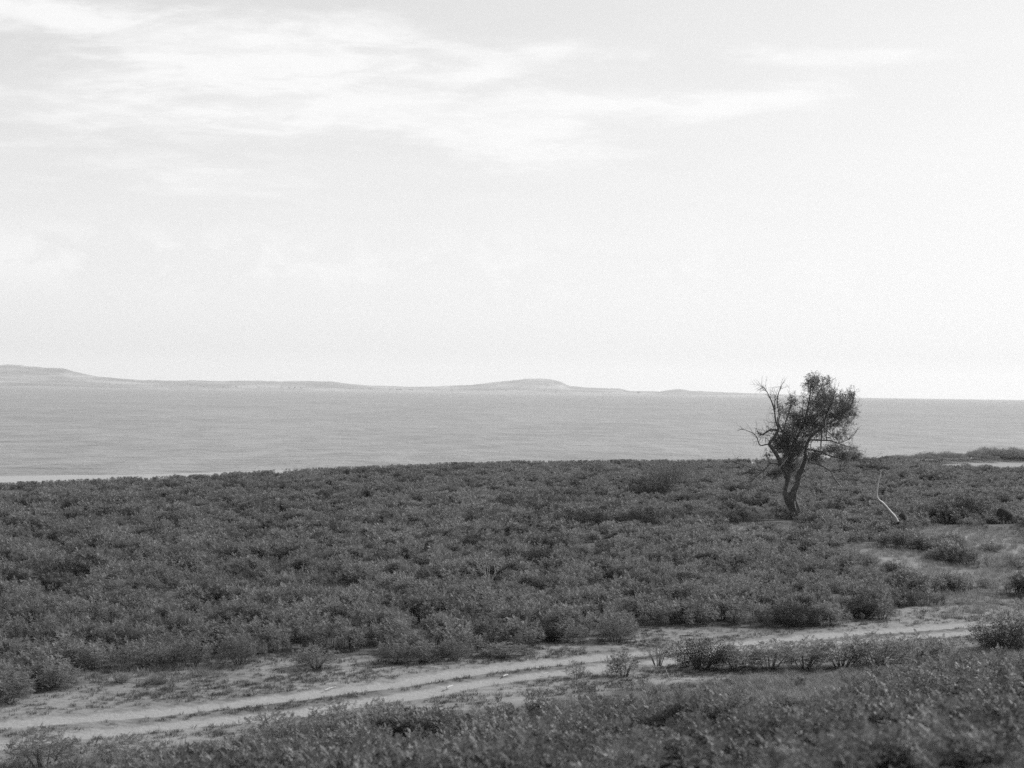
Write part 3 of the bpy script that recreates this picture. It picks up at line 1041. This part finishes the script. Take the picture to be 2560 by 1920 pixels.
# trunk: foot, then two stems that part and meet again
P = smooth_path([tp(*q) for q in [(690, 1605, 0), (707, 1560, 0), (725, 1520, .02), (746, 1481, .05), (725, 1430, .05), (699, 1382, 0), (668, 1330, -.05), (652, 1290, -.05), (658, 1240, -.05), (672, 1200, 0), (680, 1146, 0), (690, 1080, .1)]], 5)
tk.tube(P, np.interp(np.linspace(0, 1, len(P)), np.linspace(0, 1, 12), np.array([54, 40, 41, 45, 49, 50, 37, 26, 22, 22, 28, 24]) * px_r), 16, 0, .12, tr)
P = smooth_path([tp(*q) for q in [(785, 1505, -.05), (775, 1460, -.05), (735, 1390, -.06), (722, 1330, -.1), (730, 1295, -.1), (745, 1255, -.12), (766, 1216, -.12), (774, 1146, -.1), (810, 1050, -.15), (835, 960, -.2), (840, 850, -.2)]], 5)
tk.tube(P, np.interp(np.linspace(0, 1, len(P)), np.linspace(0, 1, 11), np.array([12, 22, 32, 37, 34, 27, 23, 26, 20, 16, 11]) * px_r), 14, 0, .12, tr)
add_obj('trunk', tk.mesh('trunk', [M_BARK], True), tree)

twigs = MB()
LIMBS = [  # points in the study, root radius, tip radius (study px), density of side twigs
    ([(670, 1160, 0), (610, 1050, -.3), (560, 950, -.5), (500, 860, -.6), (470, 815, -.6), (520, 750, -.5), (560, 670, -.4), (535, 590, -.4), (525, 490, -.3), (532, 340, -.2)], 23, 3, 22),
    ([(525, 490, -.3), (482, 385, -.5), (430, 290, -.6), (380, 248, -.7)], 7, 1.5, 10),
    ([(545, 620, -.4), (575, 560, -.2), (562, 430, 0), (572, 330, .1), (610, 230, .2)], 8, 1.5, 10),
    ([(555, 680, -.4), (470, 680, -.7), (400, 720, -.9), (345, 715, -1.1)], 11, 3, 14),
    ([(470, 825, -.6), (440, 820, -.7), (370, 826, -.9), (332, 745, -1.0), (290, 708, -1.1), (200, 672, -1.2), (140, 668, -1.3)], 9, 1.2, 4),
    ([(600, 1040, -.3), (540, 1010, -.6), (470, 1010, -.9), (380, 1072, -1.2), (240, 1030, -1.4), (90, 985, -1.6)], 10, 1.2, 10),
    ([(470, 1010, -.9), (400, 1070, -1.3), (320, 1130, -1.5), (230, 1200, -1.6)], 6, 1.0, 8),
    ([(690, 1100, .1), (700, 950, .3), (670, 830, .4), (650, 740, .4), (590, 640, .3), (570, 560, .3)], 20, 3, 16),
    ([(700, 950, .3), (755, 800, .5), (830, 650, .6), (870, 500, .5), (900, 300, .4), (905, 160, .4)], 18, 2, 14),
    ([(870, 500, .5), (960, 380, .8), (1030, 250, .9), (1040, 180, .9)], 8, 1.5, 8),
    ([(838, 860, -.2), (870, 770, -.3), (930, 700, -.4), (1000, 650, -.4), (1050, 500, -.2), (1100, 400, 0), (1130, 300, .1)], 15, 2, 14),
    ([(1000, 650, -.4), (1130, 560, -.7), (1250, 450, -.9), (1285, 300, -1.0)], 9, 2, 12),
    ([(838, 870, -.2), (960, 890, -.6), (1080, 940, -.9), (1250, 970, -1.1), (1400, 965, -1.2), (1560, 950, -1.3)], 11, 1.2, 12),
    ([(880, 780, .2), (1000, 785, .5), (1100, 790, .7), (1200, 820, .9), (1320, 860, 1.0), (1370, 905, 1.0), (1395, 970, 1.0)], 11, 1.5, 14),
    ([(1200, 815, .9), (1330, 770, 1.1), (1400, 680, 1.2)], 5, 1.0, 5),
    ([(850, 950, -.2), (880, 1000, -.4), (960, 1020, -.6), (1060, 1080, -.8), (1100, 1160, -.9), (1170, 1240, -1.0)], 9, 1.5, 8),
    ([(1060, 1080, -.8), (1150, 1065, -.9), (1270, 1060, -1.0)], 4, 1.0, 6),
    ([(1110, 1160, -.9), (1200, 1160, -1.0), (1310, 1155, -1.0)], 4, 1.0, 4),
    ([(640, 690, .4), (650, 600, .2), (690, 480, .1), (700, 360, .1)], 8, 2, 8),
    ([(760, 790, .5), (720, 680, .3), (800, 560, 0), (810, 400, -.1)], 8, 2, 10),
    ([(700, 950, .3), (600, 830, .5), (540, 770, .6)], 7, 2, 10),
    ([(690, 1000, -.1), (620, 1090, -.4), (530, 1110, -.6), (450, 1120, -.7)], 6, 1.5, 10),
    ([(985, 660, -.4), (990, 760, -.3), (985, 880, -.2)], 9, 3, 3),
    ([(1045, 640, -.4), (1040, 740, -.2), (1050, 800, 0)], 6, 2, 3),
]
for pts, r0, r1, nt_ in LIMBS:
    r0 *= .85 if r0 > 12 else .66; nt_ = int(nt_ * 2.0)
    P, rad = limb_path(pts, r0 * px_r, r1 * px_r)
    lm = MB(); lm.tube(P, rad, 7, 0, .08, tr)
    add_obj('branch', lm.mesh('branch', [M_BARK], True), tree)
    for _ in range(nt_):
        k_ = tr.integers(len(P) // 3, len(P) - 1)
        p0 = P[k_]; T = unit(P[min(k_ + 1, len(P) - 1)] - P[k_ - 1])
        d = unit(T * .7 + tr.normal(0, .65, 3) + np.array([0, 0, .15]))
        L = tr.uniform(.25, .85)
        q = np.array([p0 + d * L * t + np.array([0, 0, 1]) * L * .25 * t * t * tr.uniform(-.6, 1) + tr.normal(0, .015, 3) for t in np.linspace(0, 1, 5)])
        twigs.tube(q, np.linspace(.013, .004, 5), 3, 0)
        for __ in range(tr.integers(1, 4)):
            p1 = q[tr.integers(1, 4)]; d2_ = unit(d + tr.normal(0, .7, 3))
            twigs.tube(np.array([p1, p1 + d2_ * L * .25, p1 + d2_ * L * .5 + np.array([0, 0, .03])]), [.007, .005, .0035], 3, 0)
add_obj('twigs', twigs.mesh('twigs', [M_BARK]), tree)['kind'] = 'stuff'
for pts in [[(875, 765, -.9), (860, 850, -.95), (858, 940, -.95), (862, 1050, -.9)], [(560, 1060, -.7), (600, 1010, -.7), (640, 960, -.7)], [(700, 1010, -.6), (760, 940, -.7), (810, 880, -.7)],
            [(920, 1010, -.7), (890, 960, -.7), (870, 900, -.7)], [(1020, 560, -.9), (1005, 600, -.9), (1010, 650, -.9)], [(1170, 1240, -1.0), (1120, 1170, -1.0), (1095, 1130, -.95)],
            [(735, 1380, -.26), (738, 1420, -.28), (752, 1470, -.28)]]:
    dead = MB(); P, rad = limb_path(pts, 3.5 * px_r, 2 * px_r); dead.tube(P, rad, 5, 0)
    o = add_obj('dead_twig', dead.mesh('dead_twig', [M_DEAD], True), tree)
    o['label'] = 'bleached bare dead twig on the tree'

CL = [(915, 250, 95, 100, 1.0), (900, 180, 40, 50, .6), (1035, 215, 45, 60, .8), (1015, 335, 90, 80, 1), (1110, 310, 48, 45, .8), (1280, 320, 48, 55, 1), (1165, 420, 130, 75, 1),
      (930, 420, 110, 90, 1.1), (695, 400, 62, 62, .7), (690, 510, 80, 60, .7), (900, 555, 160, 95, 1.3), (1120, 530, 150, 70, 1.1), (1315, 515, 45, 25, 1), (1250, 440, 90, 70, .8),
      (780, 640, 120, 85, 1.2), (960, 640, 150, 70, 1.2), (1150, 630, 110, 45, .9), (850, 725, 140, 60, 1.2), (640, 790, 105, 90, 1.5), (555, 830, 50, 60, .7), (700, 890, 105, 95, 1.7),
      (905, 935, 65, 50, 1.6), (1120, 870, 115, 55, 1.0), (1200, 935, 85, 38, 1.2), (1345, 940, 80, 38, 1.5), (595, 480, 40, 50, .5), (640, 680, 80, 70, .7), (540, 1110, 80, 35, 1.1),
      (720, 1030, 95, 70, 1.6), (1285, 600, 55, 40, .6), (1220, 690, 45, 40, .5), (1000, 990, 50, 35, .4), (810, 850, 70, 80, 1.3), (760, 540, 60, 50, .6), (1110, 730, 80, 40, .6), (1190, 560, 120, 60, .6), (1240, 500, 90, 60, .5), (1060, 430, 110, 80, .7), (1180, 350, 60, 50, .5), (960, 190, 60, 60, .5), (1190, 760, 90, 50, .3), (1040, 900, 90, 50, .5), (1270, 860, 70, 40, .3), (500, 700, 60, 60, .2), (480, 920, 70, 50, .25)]
fol = MB()
for (cx, cy, rx, ry, dn) in CL:
    cd = tr.uniform(-.7, .7)
    if cy > 740: dn *= 1.5
    rx *= 1.12; ry *= 1.15
    nsp = int(dn * rx * ry * TS * TS * 520 + 8)
    for _ in range(nsp):
        d3 = tr.normal(0, 1, 3); d3 = d3 / np.linalg.norm(d3) * (tr.uniform(0, 1) ** .55 if tr.uniform() < .85 else tr.uniform(1.0, 1.28))
        c = tp(cx + rx * d3[0], cy - ry * d3[2], cd + d3[1] * .75 * max(rx, ry) * TS * 1.1)
        dv = unit(np.array([d3[0] * .5, d3[1] * .5, .35 + d3[2] * .4]) + tr.normal(0, .5, 3))
        L = tr.uniform(.2, .5); m_ = int(tr.integers(11, 18))
        t = np.sort(tr.uniform(0, 1, m_))[:, None]
        Pp = c + dv * (t - .5) * L + np.array([0, 0, -.10]) * t * t * L
        D = dv * .5 + tr.normal(0, .6, (m_, 3)) + np.array([0, 0, -.35])
        fol.quads(leaflets(Pp, D, tr.normal(0, 1, (m_, 3)), tr.uniform(.07, .12, m_), tr.uniform(.018, .028, m_)), 0)
add_obj('foliage', fol.mesh('foliage', [M_TREE]), tree)['kind'] = 'stuff'


# ------------------------------------------------------------------ dead wood and small things
def at_px(px, py, dist_pt):
    """point straight above/around dist_pt's depth that the pixel shows"""
    d = pix_dir(px, py); t = dist_pt[1] / d[1]
    return np.array([d[0] * t, d[1] * t, EYE + d[2] * t])


def stick(name, base_px, pts, rad, mat, label, cat, lift=0.0, sides=7, depth=None):
    g = ground(*base_px)
    o = empty(name, tuple(float(q) for q in g))
    W_ = np.array([at_px(q[0], q[1], g) - g for q in pts])
    if depth is not None: W_[:, 1] += np.asarray(depth)
    W_[:, 2] += lift
    mb_ = MB(); P_ = smooth_path(W_, 5)
    mb_.tube(P_, np.interp(np.linspace(0, 1, len(P_)), np.linspace(0, 1, len(rad)), rad), sides, 0, .08, np.random.default_rng(3), cap=True)
    add_obj('stem', mb_.mesh('stem', [mat], True), o)
    tag(o, label, cat)
    return o, g


o, g = stick('dead_sapling', (2246, 1325), [(2246, 1330), (2241, 1300), (2226, 1281), (2206, 1259), (2192, 1248), (2188, 1235), (2193, 1208), (2199, 1192), (2203, 1176)],
             [.14, .09, .075, .07, .065, .055, .04, .03, .012], M_DEAD, 'leaning bent bleached dead stem right of the tree', 'dead stem', depth=[0, 0, -.1, -.2, -.3, -.3, -.2, -.1, 0])
mb_ = MB(); r_ = np.random.default_rng(5)
P_ = smooth_path([at_px(2245, 1332, g) - g, at_px(2246, 1315, g) - g, at_px(2244, 1304, g) - g], 4); P_[:, 1] -= .10
mb_.tube(P_, np.linspace(.22, .12, len(P_)), 9, 0, .15, r_, cap=True)
add_obj('dark_foot', mb_.mesh('dark_foot', [M_STUMP], True), o)


def stump(px, py, w_, h_, label, seed):
    g_ = ground(px, py); o_ = empty('stump', tuple(float(q) for q in g_))
    r_ = np.random.default_rng(seed); m_ = MB()
    zs = np.array([-.1, .25, .55, .8, .95, 1.0]) * h_
    m_.tube(np.stack([r_.normal(0, .03, 6) * w_, r_.normal(0, .03, 6) * w_, zs], 1), np.array([.56, .5, .46, .38, .22, .05]) * w_, 12, 0, .14, r_, cap=True)
    add_obj('body', m_.mesh('body', [M_STUMP], True), o_)
    rt = MB()
    for i in range(5):
        a = i * 1.26 + r_.uniform(-.3, .3)
        L = w_ * r_.uniform(.7, 1.1)
        rt.tube(np.array([[0, 0, .3 * h_], [math.cos(a) * L * .5, math.sin(a) * L * .5, .16 * h_], [math.cos(a) * L, math.sin(a) * L, -.06]]), [w_ * .14, w_ * .1, w_ * .05], 6, 0, .1, r_)
    add_obj('roots', rt.mesh('roots', [M_STUMP], True), o_)
    tag(o_, label, 'stump', 'dark stumps'); return o_


stump(2257, 1317, .55, .75, 'small black stump close beside the foot of the leaning dead stem', 1)
stump(2512, 1308, .95, .85, 'big rounded black stump near the right edge, pale branch beside it', 2)
stick('fallen_branch', (2532, 1306), [(2518, 1288), (2528, 1296), (2540, 1302)], [.03, .05, .04], M_DEAD, 'pale dead branch leaning on the big black stump', 'branch')


def lying(name, px, py, dx, dy, r, label, bend=.06, mat=M_DEAD):
    a = ground(px, py); b_ = ground(px + dx, py + dy)
    L = b_ - a
    o_ = empty(name, tuple(float(q) for q in a))
    m_ = MB()
    side = np.array([-L[1], L[0], 0]) * bend
    pts = [np.zeros(3), L * .35 + side, L * .7 + side * .6, L]
    P_ = smooth_path(pts, 4); P_[:, 2] += r * .8
    m_.tube(P_, np.interp(np.linspace(0, 1, len(P_)), [0, .5, 1], [r * .7, r, r * .5]), 7, 0, .12, np.random.default_rng(int(px)), cap=True)
    add_obj('wood', m_.mesh('wood', [mat], True), o_)
    tw = MB(); mid = P_[len(P_) // 2]
    tw.tube(np.array([mid, mid + L * .12 + side * 1.2 + np.array([0, 0, r * 1.2]), mid + L * .2 + side * 2.0 + np.array([0, 0, r * 1.6])]), [r * .45, r * .35, r * .15], 5, 0)
    add_obj('side_twig', tw.mesh('side_twig', [mat], True), o_)
    tag(o_, label, 'driftwood', 'bleached wood bits on the sand'); return o_


lying('driftwood', 1117, 1722, 15, -6, .026, 'brightest white driftwood piece, lying between the two ruts')
lying('driftwood', 1258, 1693, 12, -5, .022, 'small white wood bit between the ruts, right of the brightest one')
lying('driftwood', 1358, 1687, 14, -4, .016, 'thin white wood bit at the near rut below the low spreading shrub')
lying('driftwood', 92, 1773, 25, -1, .018, 'thin white stick on the far verge at the left edge')
lying('driftwood', 812, 1727, 28, -9, .014, 'thin pale twig beside the far rut left of the track bend')
lying('driftwood', 1698, 1591, 36, 0, .018, 'dark thin stick on the far verge above the track bend', mat=M_BARK)
lying('driftwood', 262, 1859, 60, 4, .014, 'long dark stick on the sand below the near rut at left', mat=M_BARK)
stick('dead_branch', (1580, 1604), [(1545, 1608), (1560, 1600), (1575, 1600), (1587, 1599), (1591, 1604), (1591, 1609)], [.012, .02, .024, .026, .022, .014], M_TWIG,
      'bent dead branch arching over the far verge by the round shrub', 'branch', lift=.02)
stick('dry_stalk', (1673, 1697), [(1674, 1697), (1670, 1688), (1665, 1676), (1660, 1664)], [.010, .009, .007, .004], M_DEAD, 'single pale dry stalk left of the dark rounded shrub by the track', 'stalk')
stick('dry_stalk', (2060, 1412), [(2060, 1412), (2061, 1395), (2059, 1378), (2060, 1362)], [.02, .016, .012, .006], M_TWIG, 'upright pale dry stalk in the scrub below the tree', 'stalk')


def bare_shrub(px, py, w_, h_, label, seed, n=9):
    g_ = ground(px, py); o_ = empty('bare_shrub', tuple(float(q) for q in g_))
    r_ = np.random.default_rng(seed)
    for i in range(n):
        a = r_.uniform(-1, 1); d_ = r_.uniform(-.5, .5)
        tip = np.array([a * w_ * .5, d_ * w_ * .6, h_ * r_.uniform(.75, 1.05) * (1 - .25 * abs(a))])
        m_ = MB()
        P_ = smooth_path([np.array([a * .06, 0, -.05]), tip * .4 + r_.normal(0, .03, 3), tip * .75 + r_.normal(0, .04, 3), tip], 4)
        m_.tube(P_, np.linspace(.017, .006, len(P_)), 5, 0)
        for q in range(4):
            b_ = P_[r_.integers(5, len(P_) - 1)]
            dd = unit(np.array([r_.normal(0, .7), r_.normal(0, .5), .9])) * h_ * r_.uniform(.12, .26)
            m_.tube(np.array([b_, b_ + dd * .5 + r_.normal(0, .02, 3), b_ + dd]), [.012, .009, .006], 4, 0)
        add_obj('branch', m_.mesh('branch', [M_TWIG], True), o_)
    tag(o_, label, 'dead shrub'); return o_


bare_shrub(1220, 1462, 1.3, 1.1, 'bleached bare dead shrub sticking out of the scrub at picture centre', 4)

# pale feathery tall grass behind the dark domed thicket
g = ground(1672, 1222)
o = empty('feather_grass', tuple(float(q) for q in g))
r_ = np.random.default_rng(8)
m_ = MB()
for i in range(520):
    px_, py_ = r_.normal(0, .95), r_.normal(0, .7)
    hh = r_.uniform(1.0, 2.1); ln = r_.normal(.05, .12)
    b_ = np.array([px_, py_, 0])
    m_.tube(np.array([b_, b_ + np.array([ln * .3, 0, hh * .6]), b_ + np.array([ln, 0, hh])]), [.006, .005, .008], 3, 0)
    t = np.linspace(.72, 1, 6)[:, None]
    Pp = b_ + np.array([ln, 0, hh]) * t
    m_.quads(leaflets(Pp, r_.normal(0, .4, (6, 3)) + np.array([.2, 0, 1.0]), r_.normal(0, 1, (6, 3)), np.full(6, .12), np.full(6, .012)), 0)
add_obj('stalks', m_.mesh('stalks', [M_DRY]), o)
tag(o, 'pale feathery tall grass clump rising above the scrub, mid plain', 'tall grass')

# dark trees scattered along the far shore (specks)
r_ = np.random.default_rng(12)
m_ = MB()
for i in range(60):
    px_ = r_.choice([r_.uniform(380, 760), r_.uniform(850, 1100), r_.uniform(1000, 1600)])
    az_ = math.atan((px_ - 1280) / F); rr = r_.uniform(12150, 12900)
    c = np.array([math.sin(az_) * rr, math.cos(az_) * rr, 0])
    hh = r_.uniform(5, 11)
    k_ = 14
    Pp = c + r_.normal(0, 1, (k_, 3)) * np.array([hh * .5, hh * .5, hh * .3]) + np.array([0, 0, hh * .9 + 10])
    m_.quads(leaflets(Pp, r_.normal(0, 1, (k_, 3)), r_.normal(0, 1, (k_, 3)), np.full(k_, hh * .9), np.full(k_, hh * .6)), 0)
tag(add_obj('far_shore_trees', m_.mesh('far_shore_trees', [M_TREE])), 'tiny dark trees scattered along the far shore', 'trees', kind='stuff')

# ------------------------------------------------------------------ haze
hv = np.array([[sx, sy, sz] for sz in (-12.0, 420.0) for sy in (-3000.0, 27000.0) for sx in (-19000.0, 19000.0)])
hf = [[0, 2, 3, 1], [4, 5, 7, 6], [0, 1, 5, 4], [2, 6, 7, 3], [0, 4, 6, 2], [1, 3, 7, 5]]
M_HAZE, k, out = new_mat('haze_air')
pv = k.n('ShaderNodeVolumePrincipled')
pv.inputs['Color'].default_value = (.93, .93, .93, 1)
pv.inputs['Density'].default_value = 5.0e-5
pv.inputs['Anisotropy'].default_value = .25
k.l(pv.outputs[0], out.inputs['Volume'])
hz_o = add_obj('haze', mesh_from('haze', hv, hf, [M_HAZE]))
tag(hz_o, 'pale haze softening the far shore', 'haze', kind='stuff')
